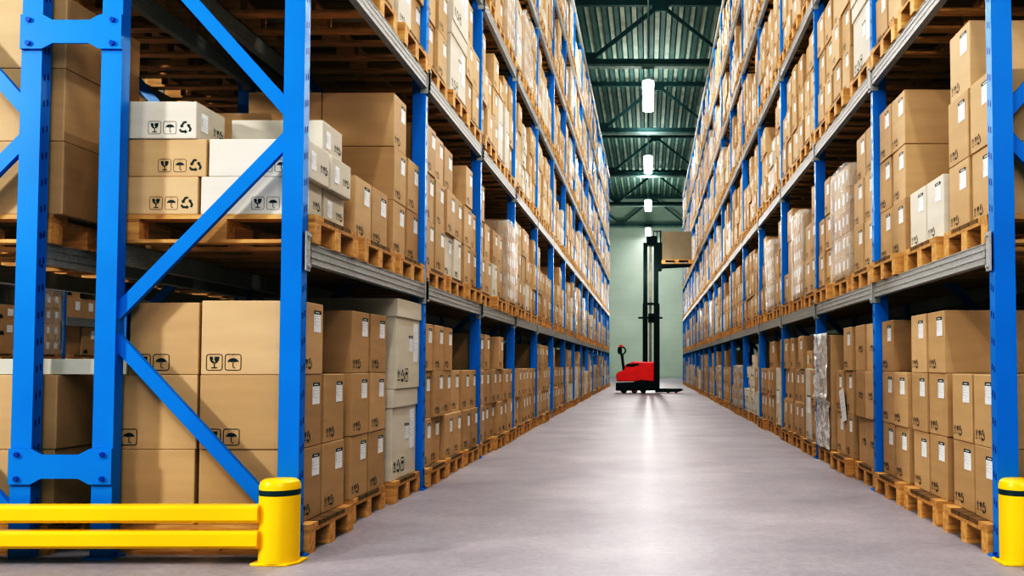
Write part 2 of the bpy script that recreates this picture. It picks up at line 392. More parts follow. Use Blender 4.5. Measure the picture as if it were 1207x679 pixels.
def label_mesh(w=.125, h=.12, head=True, blank=False):
    b = MB(); P = M['paper']
    b.box(0, .0012, -w/2, w/2, -h, 0, P)
    x = .0016
    def r(y0, y1, z0, z1, m): b.poly([(x, y0, z0), (x, y1, z0), (x, y1, z1), (x, y0, z1)], m)
    if head:
        r(-w/2, w/2, -.020, 0, M['ink'])
        for i in range(5):
            y = -w*.30+i*w*.12; b.poly([(x+.0003, y, -.014), (x+.0003, y+w*.09, -.014), (x+.0003, y+w*.09, -.007), (x+.0003, y, -.007)], P)
    if not blank:
        for z in (-.030, -.045, -.062, -.082): r(-w*.44, w*.44, z*h/.12-.0008, z*h/.12+.0008, M['print_grey'])
        for y in (-w*.22, w*.12): r(y, y+.0012, -h*.85, -h*.26, M['print_grey'])
        for i in range(4): r(-w*.42, -w*.42+.006, -h*(.34+.1*i), -h*(.29+.1*i), M['ink'])
    return b.mesh('shipping_label')
SW, SD, SH = .53, .385, .395
CM = {}
def cm(key):
    if key not in CM:
        t, side, end = key
        W, D, H, m = {'S': (SW, SD, SH, 'brown'), 'F': (SW, SD, .203, 'brown'), 'w': (SW, SD, .203, 'white'), 'W': (SW, SD, SH, 'white'), 'm': (SW, SD*.5, .2, 'brown'),
                      'Z': (SW, SD, .80, 'white'), 'K': (SW, .33, .36, 'brown'), 'N': (.37, SD, .385, 'brown'), 'f': (.46, SD, .203, 'brown'), 'v': (.46, SD, .203, 'white')}[t]
        CM[key] = carton_mesh(W, D, H, M[m], side, end)
    return CM[key]
DIM = {'S': (SW, SD, SH), 'F': (SW, SD, .203), 'w': (SW, SD, .203), 'W': (SW, SD, SH), 'm': (SW, SD*.5, .2), 'Z': (SW, SD, .80), 'K': (SW, .33, .36), 'N': (.37, SD, .385), 'f': (.46, SD, .203), 'v': (.46, SD, .203)}
LB_ = label_mesh(); LB_flat = label_mesh(.085, .10, False); LB_big = label_mesh(.24, .20)

# ------------------------------------------------------------------ pallets (x length 1.08, y .74, h .155; origin at the aisle end, base)
PL, PWd, PH = 1.08, .765, .155
def pallet_mesh(det=True):
    b = MB(); m = M['wood']
    for yy in (-PWd/2, -.05, PWd/2-.10):
        b.box(-PL, 0, yy, yy+.10, 0, .02, m)
        for xx in (-PL, -PL/2-.07, -.14): b.box(xx, xx+.14, yy+(.0 if det else 0), yy+.10, .02, .11, m)
    for xx in (-PL, -PL/2-.07, -.14): b.box(xx, xx+.14, -PWd/2, PWd/2, .11, .13, m)
    n = 5; g = PWd/n
    for i in range(n): b.box(-PL, 0, -PWd/2+i*g+.008, -PWd/2+(i+1)*g-.008, .13, PH, m if i in (0, 4) else M['wood_shaded'])
    return b
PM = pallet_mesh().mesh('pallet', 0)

# ------------------------------------------------------------------ racks
Y0, BAY = 4.99, 2.65
LEV = [0, 1.65, 3.36, 5.02, 6.68, 8.24]; TOPB = 9.85
POSTH = 9.9
def post_y(k, rk):
    y = Y0 + BAY*k
    if rk == 'L' and k == 1: y = 7.72
    return y
def post_mesh(detail, side=1):
    b = MB(); m = M['blue']
    if detail:
        # open channel: web toward the camera, returns behind
        b.box(-.054, .054, 0, .012, 0, POSTH, m); b.box(.042, .054, .012, .08, 0, POSTH, m); b.box(-.054, -.042, .012, .08, 0, POSTH, m)
        b.box(.02, .042, .068, .08, 0, POSTH, m); b.box(-.042, -.02, .068, .08, 0, POSTH, m)
    else: b.box(-.054, .054, 0, .08, 0, POSTH, m)
    z = .12
    while detail and z < 7:
        for sx in (side,):
            for yy, dz in ((.026, 0), (.056, .012)):
                q = sx*.0548; b.poly([(q, yy-.006, z+dz), (q, yy+.006, z+dz), (q, yy+.006, z+dz+.034), (q, yy-.006, z+dz+.034)], M['slot'])
        z += .14
    return b.mesh('post')
POSTR, POSTL, POSTS = post_mesh(True, 1), post_mesh(True, -1), post_mesh(False)
fb = MB(); fb.box(-.075, .075, -.03, .11, 0, .012, M['blue'])
for sx in (-.062, .062): fb.cyl((sx, .04, .012), (sx, .04, .028), .01, M['bolt'], 6)
FOOT = fb.mesh('foot_plate')
BH = .112
def beam_mesh(L, detail=True):
    b = MB(); m = M['galv']
    b.box(-.05, 0, 0, L, 0, BH, m)
    if detail:
        for z in (.034, .074): b.box(0, .004, 0, L, z, z+.005, m)
        b.box(-.05, .004, 0, L, BH-.006, BH, m)
    return b.mesh('beam')
cb = MB(); cb.box(-.052, .012, -.004, .004, -.045, BH+.05, M['galv']); cb.box(.004, .012, -.07, .004, -.045, BH+.05, M['galv'])
for z in (-.02, BH+.03): cb.cyl((.012, -.035, z), (.024, -.035, z), .011, M['galv'], 6)
CONN = cb.mesh('beam_connector')

rack_def = {  # name: face x, sign (+1: aisle is toward +x from face), bays, label
    'L': (-1.807, 1, 15), 'R': (1.807, -1, 17), 'LB': (-3.19-1.07, -1, 8), 'RB': (3.19+1.07, 1, 3), 'LF': (-7.90, 1, 8)}
rlabel = {'L': 'blue pallet rack along the left side of the main aisle', 'R': 'blue pallet rack along the right side of the main aisle',
          'LB': 'blue pallet rack backing onto the left rack at the photo edge', 'RB': 'blue pallet rack backing onto the right rack at the photo edge',
          'LF': 'distant blue rack across the next aisle, glimpsed through the left rack'}
RACK = {}
def in_view(pts, mg=60):
    P = [proj(*p) for p in pts]
    xs = [q[0] for q in P]; ys = [q[1] for q in P]
    return max(xs) > -mg and min(xs) < 1207+mg and max(ys) > -mg and min(ys) < 679+mg
for rk, (fx, sg, nb) in rack_def.items():
    root = empty('pallet_rack', (fx, Y0, 0)); tag(root, rlabel[rk], 'rack', 'long blue pallet racks'); RACK[rk] = root
    inv = Matrix.Translation((-fx, -Y0, 0))
    xf = fx - sg*.054; xb = fx - sg*(1.07-.054)
    # posts
    for k in range(nb+1):
        y = post_y(k, rk)
        for x in (xf, xb):
            if k < 3 or x == xf or True:
                o = inst('post', (POSTR if (x == xf) == (sg > 0) else POSTL) if (k < 3 and rk in ('L', 'R', 'LB')) else POSTS, root, (x-fx, y-Y0, 0))
                if k < 4 and rk in ('L', 'R'): inst('foot_plate', FOOT, o)
    # braces: zigzag
    cand = []
    for k in range(nb+1):
        y = post_y(k, rk)+.045; z = .12; flip = 0
        seq = [(.12, 1), (1.20, 0), (2.27, 1), (3.40, 0), (4.5, 1), (5.6, 0), (6.7, 1), (7.8, 0), (8.9, 1), (9.7, 0)]
        for (za, s0), (zb, s1) in zip(seq, seq[1:]):
            
            if rk in ('LB', 'RB', 'LF'): s0, s1 = 1-s0, 1-s1
            pa = (xf if s0 else xb, y, za+.03); pb = (xf if s1 else xb, y, zb-.03)
            cand.append((area([(pa[0], y, pa[2]), (pb[0], y, pb[2]), (pb[0], y, pb[2]+.07), (pa[0], y, pa[2]+.07)])/(1+k), pa, pb, k))
    cand.sort(key=lambda t: -t[0])
    rest = MB()
    for i, (a_, pa, pb, k) in enumerate(cand):
        pa = (pa[0]-fx, pa[1]-Y0, pa[2]); pb = (pb[0]-fx, pb[1]-Y0, pb[2])
        if i < 80:
            bb = MB(); bb.bar(pa, pb, .028, .072, M['blue'], (0, 1, 0)) if False else bb.bar(pa, pb, .072, .034, M['blue'], (0, 1, 0))
            bb.build('diagonal_brace', root)
        else: rest.bar(pa, pb, .07, .03, M['blue'], (0, 1, 0))
    if rest.f: o = rest.build('diagonal_brace', root); o['kind'] = 'stuff'
    # beams
    cand = []
    for k in range(nb):
        ya = post_y(k, rk)+.08; yb = post_y(k+1, rk)
        for l in LEV[1:]+[TOPB]:
            if rk == 'LF' and k < 3: l = {1.65: .98, 3.36: 2.10, 5.02: 3.36, 6.68: 5.02}.get(l, l)
            cand.append((area([(fx, ya, l-BH), (fx, yb, l-BH), (fx, yb, l), (fx, ya, l)]), 'front', k, ya, yb, l))
            cand.append((area([(xb, ya, l-BH), (xb, yb, l-BH), (xb, yb, l), (xb, ya, l)])*(.5 if k == 0 else .12), 'rear', k, ya, yb, l))
    cand.sort(key=lambda t: -t[0])
    bm_cache = {}
    rest = MB()
    for i, (a_, wh, k, ya, yb, l) in enumerate(cand):
        if wh == 'front': px, rz = (fx + sg*.008, 0 if sg > 0 else 1)
        else: px, rz = (xb - sg*.03, 0 if sg < 0 else 1)
        L = yb-ya
        if i < 95:
            key = round(L, 3)
            if key not in bm_cache: bm_cache[key] = beam_mesh(L)
            if rz: o = inst('beam', bm_cache[key], root, (px-fx, yb-Y0, l-BH), math.pi)
            else: o = inst('beam', bm_cache[key], root, (px-fx, ya-Y0, l-BH))
            if k < 4 and wh == 'front' and rk in ('L', 'R') or k == 0:
                inst('beam_connector', CONN, o, (0, 0, 0))
                c2 = inst('beam_connector', CONN, o, (0, L, 0)); c2.scale = (1, -1, 1)
        else:
            s = -sg if wh == 'rear' else sg
            x0, x1 = sorted((px, px-s*.05)); rest.box(x0-fx, x1-fx, ya-Y0, yb-Y0, l-BH, l, M['galv'])
    if rest.f: o = rest.build('beam', root); o['kind'] = 'stuff'
# spacer plates bridging the back-to-back end frames
def spacer(root, fx, xa, xb, zc):
    b = MB(); B = M['blue']; h, H_ = .062, .092; w = .115
    pts = [(xa, -H_), (xa+w, -H_), (xa+w+.055, -h), (xb-w-.055, -h), (xb-w, -H_), (xb, -H_), (xb, H_), (xb-w, H_), (xb-w-.055, h), (xa+w+.055, h), (xa+w, H_), (xa, H_)]
    b.prism([(x-fx, zc+z) for x, z in pts], 'y', -.014, -.002, B)
    for x in (xa+.045, xb-.045):
        for z in (-.062, .062): b.cyl((x-fx, -.026, zc+z), (x-fx, -.014, zc+z), .013, M['bolt'], 10)
    b.build('spacer_plate', root)
for z in (.475, 2.75, 5.0, 7.3): spacer(RACK['L'], -1.807, -3.30, -2.768, z); spacer(RACK['R'], 1.807, 2.768, 3.30, z)

# ------------------------------------------------------------------ load plan
# per bay: three pallets; each pallet: load code. stacks listed near->far, bottom->top
def rstack(l):
    n = random.choice([3, 3, 3, 2, 3] if l > 1 else [2, 3, 3, 2]); n2 = max(1, n+random.choice([0, 0, -1, 0])); return ['S'*n, 'S'*n2] if random.random() < .5 else ['S'*n2, 'S'*n]
def rload(l):
    q = random.random()
    if q < .60: return rstack(l)
    if q < .67: return ['W'*random.choice([1, 2]) + 'S'*random.choice([0, 1]), 'W'+'S'*random.choice([1, 2])]
    if q < .73: return random.choice([['Z', 'SS'], ['SSS', 'Z'], ['ZF', 'ZF']])
    if q < .80: return 'P'
    if q < .84: return 'B'
    if q < .90: return ['FFSS'[:random.choice([3, 4])], 'SFFS']
    if q < .95: return ['w'*random.choice([3, 4, 5]), 'w'*random.choice([2, 4])]
    return ['Kk'[0]*3, 'K'*random.choice([2, 3])]
PLAN = {
 ('L', 0, 0): [['SSS', 'SS'], ['SSS', 'SSS'], 'BB'],
 ('L', 1, 0): [['ww', 'www'], ['S', 'S'], ['SSS', 'SS']],
 ('L', 0, 1): [['SSS', 'SSS'], ['SSS', 'SS'], ['SS', 'SS']],
 ('L', 0, 2): [['SSS', 'SSS'], ['SS', 'SSS'], ['SS', 'SS']],
 ('L', 0, 3): [['Z', 'SS'], ['SS', 'SS'], ['SS', 'SS']],
 ('L', 0, 4): [['SSS', 'SSS'], ['SSS', 'SSS'], ['SSS', 'Z']],
 ('L', 1, 1): [['SSS', 'SSS'], ['WSS', 'WS'], ['SSS', 'SS']],
 ('L', 1, 2): [['SSS', 'SS'], ['WS', 'SS'], 'P'],
 ('L', 1, 3): [['SSS', 'SSS'], ['SSS', 'WSS'], ['SS', 'SSS']],
 ('L', 2, 0): [['SSS', 'SSS'], ['SSS', 'SSS'], ['WSS', 'SSS']],
 ('L', 2, 1): [['SSS', 'SSS'], 'BB', ['SSS', 'SS']],
 ('L', 2, 2): [['SSS', 'SS'], ['SSS', 'ZF'], ['ZS', 'SSS']],
 ('L', 3, 1): [['SSS', 'SSS'], ['SSS', 'SSS'], ['SSS', 'SSS']],
 ('L', 3, 2): [['SSS', 'SSS'], ['SSS', 'SSS'], 'P'],
 ('R', 0, 0): [['SS', 'SS'], ['SSS', 'SSS'], ['SS', 'SSS']],
 ('R', 1, 0): [['SS', 'SSS'], ['W', 'W'], ['SSS', 'SSS']],
 ('R', 0, 1): [['SSS', 'SSS'], ['SSS', 'SS'], 'V'],
 ('R', 0, 2): [['SS', 'ZF'], ['SSS', 'SS'], ['SSS', 'SSS']],
 ('R', 0, 3): [['ZS', 'Z'], ['SSS', 'SSS'], ['SS', 'SS']],
 ('R', 1, 1): [['SSS', 'SSS'], 'P', ['KKK', 'KK']],
 ('R', 1, 2): [['SSS', 'SS'], 'P', ['SSS', 'S']],
 ('R', 1, 3): [['SSS', 'SS'], 'P', ['SSS', 'SS']],
 ('R', 2, 0): [['SSS', 'SSS'], ['SSS', 'SSS'], ['SSS', 'SSS']],
 ('R', 2, 1): ['BB', ['SSS', 'SSS'], ['SSS', 'SSS']],
 ('R', 2, 2): [['SSS', 'SSS'], ['SSS', 'SSS'], ['SSS', 'SS']],
 ('LB', 0, 0): [['SS', 'SS'], ['SS', 'SS'], ['SS', 'SS']],
 ('LB', 1, 0): [['SSS', 'SSS'], ['SS', 'S'], ['S', 'SS']],
 ('LB', 1, 1): [['SS', 'SS'], ['S', 'S'], ['SS', 'SS']],
 ('LF', 1, 2): [['KK', 'KK'], ['FFF', 'FFF'], 'P'],
 ('LF', 0, 3): [['WW', 'WW'], ['SSS', 'SS'], ['SS', 'SS']],
 ('LF', 1, 3): [['SSS', 'SS'], ['SSS', 'SS'], ['SS', 'SS']],
}
PALJIT = {('L', 0, 0): [0, -.06, -.035], ('R', 0, 0): [0, 0, 0]}
cartons = []; pallets = []; loads = []
racks_word = {'L': 'left aisle rack', 'R': 'right aisle rack', 'LB': 'rack behind the left one', 'RB': 'rack behind the right one', 'LF': 'distant far-left rack'}
tier = ['ground tier', 'second tier', 'third tier', 'fourth tier', 'fifth tier', 'sixth tier']
rowsw = ['bottom', 'second', 'third', 'fourth', 'fifth']
for rk, (fx, sg, nb) in rack_def.items():
    for l, lz in enumerate(LEV):
        if rk == 'LF' and l > 4: continue
        if rk in ('LB', 'RB') and l > 3: continue
        for k in range(nb):
            if rk in ('L', 'R') and k == 0 and l > 3: continue
            if rk in ('LF',) and k < 1: continue
            if rk == 'LB' and (l > 1 and k > 3): continue
            if rk == 'LF' and k < 3: lz = [0, .98, 2.10, 3.36, 5.02][l]
            plan = PLAN.get((rk, l, k)) or [rload(l) for _ in range(3)]
            ya = post_y(k, rk)+.08+(.03 if k == 0 else .012); yb = post_y(k+1, rk)-.008; pitch = (yb-ya-PWd)/2
            for pi, ld in enumerate(plan):
                yc = ya+PWd/2+pitch*pi
                jx = PALJIT.get((rk, l, k), None); jx = jx[pi] if jx else random.uniform(-.035, .02)
                px = fx + sg*(.02+jx)          # aisle end of the pallet
                vis = area([(px, yc-.37, lz), (px, yc+.37, lz), (px, yc+.37, lz+.15), (px, yc-.37, lz+.15)]) + (120 if k == 0 else 0)
                if rk not in ('L', 'R'): vis *= .25
                pallets.append((vis, rk, k, l, pi, px, yc, lz, sg))
                zb = lz+PH
                if isinstance(ld, str) and ld in 'BBPV':
                    loads.append((rk, k, l, pi, px, yc, zb, sg, ld)); continue
                for xc in (0, 1):
                    if xc == 1:
                        if k > 3 or (l > 2): continue
                        if rk in ('RB', 'LF') : continue
                    for ci, stk in enumerate(ld):
                        s_ = stk
                        if xc == 1 and rk == 'L' and k == 0:
                            s_ = {(0, 0): 'SSS', (0, 1): 'SS', (1, 0): 'FFw', (1, 1): 'FF'}.get((l, pi) if pi == 0 else (9, 9), stk) if pi == 0 else stk
                            if l == 1 and pi == 0: s_ = 'ffv' if ci == 0 else 'ff'
                            if l == 1 and pi == 1: s_ = 'SS'
                            if l == 0 and pi == 0: s_ = 'SSN' if ci == 0 else 'SSK'
                        z = zb; y = yc + (-.196 if ci == 0 else .196); wide = 0
                        for ri, t in enumerate(s_):
                            W, D, H = DIM[t]
                            jit = random.uniform(-.012, .012) + (random.choice([0, 0, .012, -.02]) if k or l else 0)
                            if k == 0 and l < 2: jit = random.uniform(-.008, .008)
                            fxx = fx + sg*((-.045 if k == 0 and l < 2 else -.026) + jit*.8) - sg*(xc*(SW+.012))
                            if t in 'wFfv' and l == 1 and k == 0 and rk == 'L': fxx = fx-.055 + [-.005, .035, -.02][min(ri, 2)] - xc*(SW+.015)
                            cx = fxx - sg*W/2; cy = y + random.uniform(-.004, .004) + (-.03 if (k == 0 and l == 1 and rk == 'R' and ri == 2 and ci == 1) else 0)
                            sy = random.uniform(.87, .98)
                            if k == 0 and l < 2: sy = random.uniform(.90, .96) if not (pi == 0 and ci == 0) else .90
                            face = [(fxx, cy-D/2, z), (fxx, cy+D/2, z), (fxx, cy+D/2, z+H), (fxx, cy-D/2, z+H)]
                            a1 = area(face)
                            exposed = 1 if (k == 0 and pi == 0 and ci == 0) else (.35 if (ri == len(s_)-1) else .08)
                            xb_ = cx-sg*W/2
                            a2 = area([(fxx, cy-D/2, z), (xb_, cy-D/2, z), (xb_, cy-D/2, z+H), (fxx, cy-D/2, z+H)])*exposed
                            sc = (a1 if xc == 0 else 0) + a2
                            if xc == 1 and not (k == 0 and pi == 0 and ci == 0): sc *= .1
                            if rk == 'LF': sc *= .25
                            if rk in ('LB', 'RB') and not (k == 0 and pi == 0): sc *= .05
                            cartons.append(dict(sc=sc, rk=rk, k=k, l=l, pi=pi, ci=ci, xc=xc, ri=ri, t=t, x=cx, y=cy, z=z, sg=sg, W=W, D=D*sy, H=H, sy=sy, n=len(s_)))
                            z += H+.001
# ---- pallets: 300 that show largest, the rest one object
pallets.sort(key=lambda t: -t[0])
pos3 = ['nearest of three', 'middle of three', 'farthest of three']
rest = MB(); base = pallet_mesh(False)
for i, (vis, rk, k, l, pi, px, yc, lz, sg) in enumerate(pallets):
    if i < 300:
        o = inst('wooden_pallet', PM, None, (px, yc, lz), (0 if sg > 0 else math.pi)+random.uniform(-.006, .006))
        tag(o, 'wooden pallet, %s, %s bay, %s, %s' % (racks_word[rk], ordw[k], tier[l], pos3[pi]), 'pallet', 'wooden pallets on the racks')
    else:
        b0 = len(rest.v); rest.v += [(px+sg*x, yc+sg*y, lz+z) for x, y, z in base.v]; rest.f += [tuple(b0+j for j in f) for f in base.f]; rest.slot(M['wood']); rest.slot(M['wood_shaded']); rest.mi += base.mi
o = rest.build('wooden_pallet'); tag(o, 'remaining small wooden pallets far down the racks and high up', 'pallets', None, 'stuff')

# ---- cartons
brown = sorted([c for c in cartons if c['t'] in 'SFKNf'], key=lambda c: -c['sc'])
white = sorted([c for c in cartons if c['t'] in 'wWZv'], key=lambda c: -c['sc'])
used_labels = {}
def carton_label(c):
    kind = {'S': 'brown carton', 'F': 'flat brown carton', 'K': 'small brown carton', 'N': 'narrow brown carton', 'f': 'flat brown carton', 'v': 'flat white carton', 'w': 'flat white carton', 'W': 'white carton', 'Z': 'tall white carton'}[c['t']]
    row = 'bottom row' if c['ri'] == 0 else ('top of stack' if c['ri'] == c['n']-1 else rowsw[c['ri']]+' row up')
    s = '%s, %s, %s bay, %s, %s, %s column' % (kind, racks_word[c['rk']], ordw[c['k']], tier[c['l']], row, ordw[c['pi']*2+c['ci']])
    if c['xc']: s = s.replace(' column', ' column, rear').replace('behind the', 'behind')
    w_ = s.split()
    return s
def place_carton(c):
    t = c['t']
    if c['k'] == 1 and c['rk'] == 'R' and c['l'] == 0 and t == 'S' and c['pi'] == 0: side = 'mid'
    else: side = 'low'
    end = 'triple' if t in 'Fwfv' else 'pair'
    if c['rk'] in ('R', 'RB') or t in 'ZK': end = None
    near_end = c['k'] == 0 and c['pi'] == 0 and c['ci'] == 0
    if not near_end: end = None
    if c['k'] > 5: side = None
    o = inst('carton', cm((t, side, end)), None, (c['x'], c['y'], c['z']), (0 if c['sg'] > 0 else math.pi) + random.uniform(-.012, .012)*(0 if near_end else 1))
    o.scale = (1, c['sy'], 1)
    W, D, H = DIM[t]
    tag(o, carton_label(c), 'carton', 'white cartons on the racks' if t in 'wWZv' else 'brown cartons on the racks')
    if (c['xc'] == 0 or t in 'vf') and side != 'mid':
        if t in 'Fwfv': inst('shipping_label', LB_flat, o, (W/2+.0008, -.09, H-.05))
        elif t == 'Z': inst('shipping_label', LB_big, o, (W/2+.0008, D/2-.15, H-.30))
        else: inst('shipping_label', LB_, o, (W/2+.0008, D/2-.11+random.uniform(-.008, .008), H-.042+random.uniform(-.006, .006)))
allc = sorted(cartons, key=lambda c: -c['sc'])
for c in allc[:296]: place_carton(c)
def bulk(lst, name, label, cat):
    rest = MB()
    for c in lst:
        m = M['white' if c['t'] in 'wWZv' else 'brown']
        W, D, H = c['W'], c['D'], c['H']; x, y, z = c['x'], c['y'], c['z']
        rest.box(x-W/2, x+W/2, y-D/2, y+D/2, z, z+H, m)
        if c['xc'] == 0 and random.random() < .85:
            sg = c['sg']; q = x+sg*(W/2+.002); yc = y + sg*(D/2-.11); h2 = .12 if H > .25 else .09
            yc += random.uniform(-.02, .02)
            rest.poly([(q, yc-.055, z+H-.05-h2), (q, yc+.055, z+H-.05-h2), (q, yc+.055, z+H-.05), (q, yc-.055, z+H-.05)], M['paper'])
            if c['k'] < 8:
                yc = y - sg*(D/2-.09)
                rest.poly([(q, yc-.05, z+.03), (q, yc+.05, z+.03), (q, yc+.03, z+.075), (q, yc-.03, z+.075)], M['ink'])
    o = rest.build(name); tag(o, label, cat, None, 'stuff')
bulk(allc[296:], 'carton', 'remaining small brown and white cartons stacked in far and high bays of the racks', 'cartons')

# ---- special loads
def lidded_mesh(W, D, H):
    b = MB(); b.box(-W/2+.012, W/2-.012, -D/2+.012, D/2-.012, 0, H-.02, M['white']); body = b
    me = body.mesh('t', .004); bd = MB(); bd.v = [tuple(v.co) for v in me.vertices]; bd.f = [tuple(p.vertices) for p in me.polygons]; bd.mats = [M['white']]; bd.mi = [0]*len(bd.f)
    s = .10; stamp(bd, G_UP, (W/2-.012+EPS, -D/2+.05, .05), (0, 1, 0), (0, 0, 1), s*.8, s, M['ink']); stamp(bd, G_REC, (W/2-.012+EPS, -D/2+.15, .05), (0, 1, 0), (0, 0, 1), s, s, M['ink'])
    stamp(bd, G_UMB[:3]+g_border(.07), (W/2-.012+EPS, -D/2+.27, .05), (0, 1, 0), (0, 0, 1), s*.9, s, M['ink'])
    me2 = bpy.data.meshes.new('box_body'); me2.from_pydata(bd.v, [], bd.f)
    for mm in bd.mats: me2.materials.append(mm)
    me2.polygons.foreach_set('material_index', bd.mi); me2.update()
    l = MB(); l.box(-W/2, W/2, -D/2, D/2, H-.135, H, M['white'])
    return me2, l.mesh('lid', .005)
LIDB, LIDL = lidded_mesh(.98, .735, .665)
def film_box(W, D, H, m, seed, amp=.012, n=10):
    rnd = random.Random(seed); bm = bmesh.new(); bmesh.ops.create_cube(bm, size=1)
    bmesh.ops.subdivide_edges(bm, edges=bm.edges, cuts=n, use_grid_fill=True)
    for v in bm.verts:
        x, y, z = v.co
        v.co = Vector((x*W, y*D, (z+.5)*H)); 
        if z > -.49: v.co += Vector((rnd.uniform(0, amp)*(1 if x > 0 else -1)*(abs(x) > .45), rnd.uniform(0, amp)*(1 if y > 0 else -1)*(abs(y) > .45), rnd.uniform(-amp, amp)*(z > .49)))
    me = bpy.data.meshes.new('stretch_film'); bm.to_mesh(me); bm.free(); me.materials.append(m)
    me.polygons.foreach_set('use_smooth', [True]*len(me.polygons)); return me
def wrapped_mesh(rows):
    b = MB(); h = .205; labels = []
    for r_ in range(rows):
        for xc in (0, 1):
            for yc in (0, 1):
                x1 = .5-.51*xc; b.box(x1-.5, x1, -.365+yc*.37, -.005+yc*.37, r_*h, r_*h+h-.004, M['brown'])
                if xc == 0:
                    for q in (.10, .27): b.poly([(x1+.002, -.365+yc*.37+q-.045, r_*h+.07), (x1+.002, -.365+yc*.37+q+.03, r_*h+.07), (x1+.002, -.365+yc*.37+q+.03, r_*h+.16), (x1+.002, -.365+yc*.37+q-.045, r_*h+.16)], M['paper'])
    return b.mesh('packed_cartons')
WR = {5: wrapped_mesh(5), 6: wrapped_mesh(6), 4: wrapped_mesh(4)}
FILM = {r_: film_box(1.05, .765, r_*.205+.01, M['film'], r_) for r_ in WR}
for (rk, k, l, pi, px, yc, zb, sg, ld) in loads:
    rz = 0 if sg > 0 else math.pi
    where = '%s, %s bay, %s, %s' % (racks_word[rk], ordw[k], tier[l], pos3[pi])
    if ld in ('B', 'BB'):
        for j in range(len(ld)):
            t = empty('lidded_carton', (px-sg*(.49+(.02 if ld == 'BB' and j == 0 else .0)), yc-.0+(.02 if j else 0), zb+j*.667), rz)
            tag(t, 'big white lidded carton, %s%s' % (where, '' if ld == 'B' else (', lower one' if j == 0 else ', upper one')), 'carton', 'big white lidded cartons')
            inst('box_body', LIDB, t); inst('lid', LIDL, t)
            inst('shipping_label', LB_, t, (.479, .06, .40)); inst('packing_list', label_mesh(.15, .30, False), t, (.479, .22, .50))
    elif ld == 'P':
        r_ = 5 if l else 4
        if rk == 'R' and l == 1 and k == 1: r_ = 5
        t = empty('wrapped_load', (px-sg*.52, yc, zb), rz); tag(t, 'film-wrapped brown carton load, ' + where, 'wrapped load', 'film wrapped pallet loads')
        inst('packed_cartons', WR[r_], t); inst('stretch_film', FILM[r_], t)
    elif ld == 'V':
        t = empty('wrapped_load', (px-sg*.27, yc, zb), rz); tag(t, 'tall crate wrapped in crinkled silvery film on the right rack ground tier', 'wrapped load', 'film wrapped pallet loads')
        b = MB(); b.box(-.27, .27, -.36, .36, 0, 1.14, M['brown']); b.build('crate', t, .006)
        # crinkled film on the aisle face and a partial return
        bm = bmesh.new(); rnd = random.Random(5); nx, nz = 22, 40; grid = []
        for iz in range(nz+1):
            row = []
            for iy in range(nx+1):
                u = iy/nx; v = iz/nz; y = -.37+.74*u; z = 1.165*v
                bul = .012+.007*rnd.random() + .006*math.sin(u*9+v*7)*math.sin(v*13) + (.03 if .42 < v < .46 else 0) - (.012 if .36 < v < .42 else 0) + .02*(v > .46)
                row.append(bm.verts.new((.275+max(.004, bul), y, z)))
            grid.append(row)
        for iz in range(nz):
            for iy in range(nx): bm.faces.new((grid[iz][iy], grid[iz][iy+1], grid[iz+1][iy+1], grid[iz+1][iy]))
        back = [bm.verts.new((-.1, v.co.y, 1.15)) for v in grid[nz]]
        for iy in range(nx): bm.faces.new((grid[nz][iy], grid[nz][iy+1], back[iy+1], back[iy]))
        me = bpy.data.meshes.new('stretch_film'); bm.to_mesh(me); bm.free(); me.materials.append(M['film2']); me.polygons.foreach_set('use_smooth', [True]*len(me.polygons))
        inst('stretch_film', me, t)
# loose delivery note taped, hanging off a carton on the right rack
b = MB(); b.box(0, .002, -.11, .11, -.15, .15, M['paper'])
for i in range(5): b.poly([(.0025, -.08, .10-.04*i), (.0025, .07, .10-.04*i), (.0025, .07, .104-.04*i), (.0025, -.08, .104-.04*i)], M['print_grey'])
o = b.build('delivery_note'); o.location = (1.825, 9.02, .62); o.rotation_euler = (R(10), R(4), math.pi); tag(o, 'white paper delivery note hanging askew from a brown carton beside silvery wrapped crate', 'paper')
# long flat pale board box lying across two rows of cartons behind the left end frame
b = MB(); b.box(-.955, .955, -.09, .09, 0, .084, M['grey'])
o = b.build('flat_carton', bevel=.003); o.location = (-3.745, 5.235, .948); tag(o, 'long flat pale grey carton lying across brown cartons behind left end frame', 'carton')

# ------------------------------------------------------------------ guard rail and bollards
def bollard(x, label):
    t = empty('bollard', (x, 4.905, 0)); tag(t, label, 'bollard', 'yellow guard bollards')
    b = MB(); r = .1
    prof = [(0, .425), (.05, .4245), (.078, .421), (.093, .411), (.1, .392), (.1, .372)]
    b.lathe(prof, M['yellow'], n=48); b.build('cap', t, smooth=True)
    b = MB(); b.lathe([(.1, .372), (.1008, .371), (.1008, .345), (.1, .344)], M['band'], n=48); b.build('dark_band', t, smooth=True)
    b = MB(); b.lathe([(.1, .344), (.1, .012)], M['yellow'], n=48); b.build('tube', t, smooth=True)
    b = MB(); b.prism([(-.115, -.08), (-.07, -.095), (.075, -.095), (.115, -.03), (.115, .09), (-.115, .09)], 'z', 0, .012, M['yellow']); b.build('base_plate', t, .003)
bollard(-1.868, 'yellow bollard with dark band at the left rack corner')
bollard(1.868+.015, 'yellow bollard with dark band at the right rack corner')
def rail(z0, z1, label):
    b = MB(); y0, y1 = 4.80, 4.88; c = .016; zc = z1
    b.prism([(y0+c*.3, z1), (y0, z1-c), (y0, z0+c), (y0+c, z0), (y1, z0), (y1, z1)], 'x', -4.6, -1.94, M['yellow'])
    o = b.build('guard_rail', bevel=.002); tag(o, label, 'guard rail', 'yellow guard rails'); return o
rail(.212, .300, 'upper yellow steel guard rail in front of the left rack end')
rail(.085, .173, 'lower yellow steel guard rail in front of the left rack end')

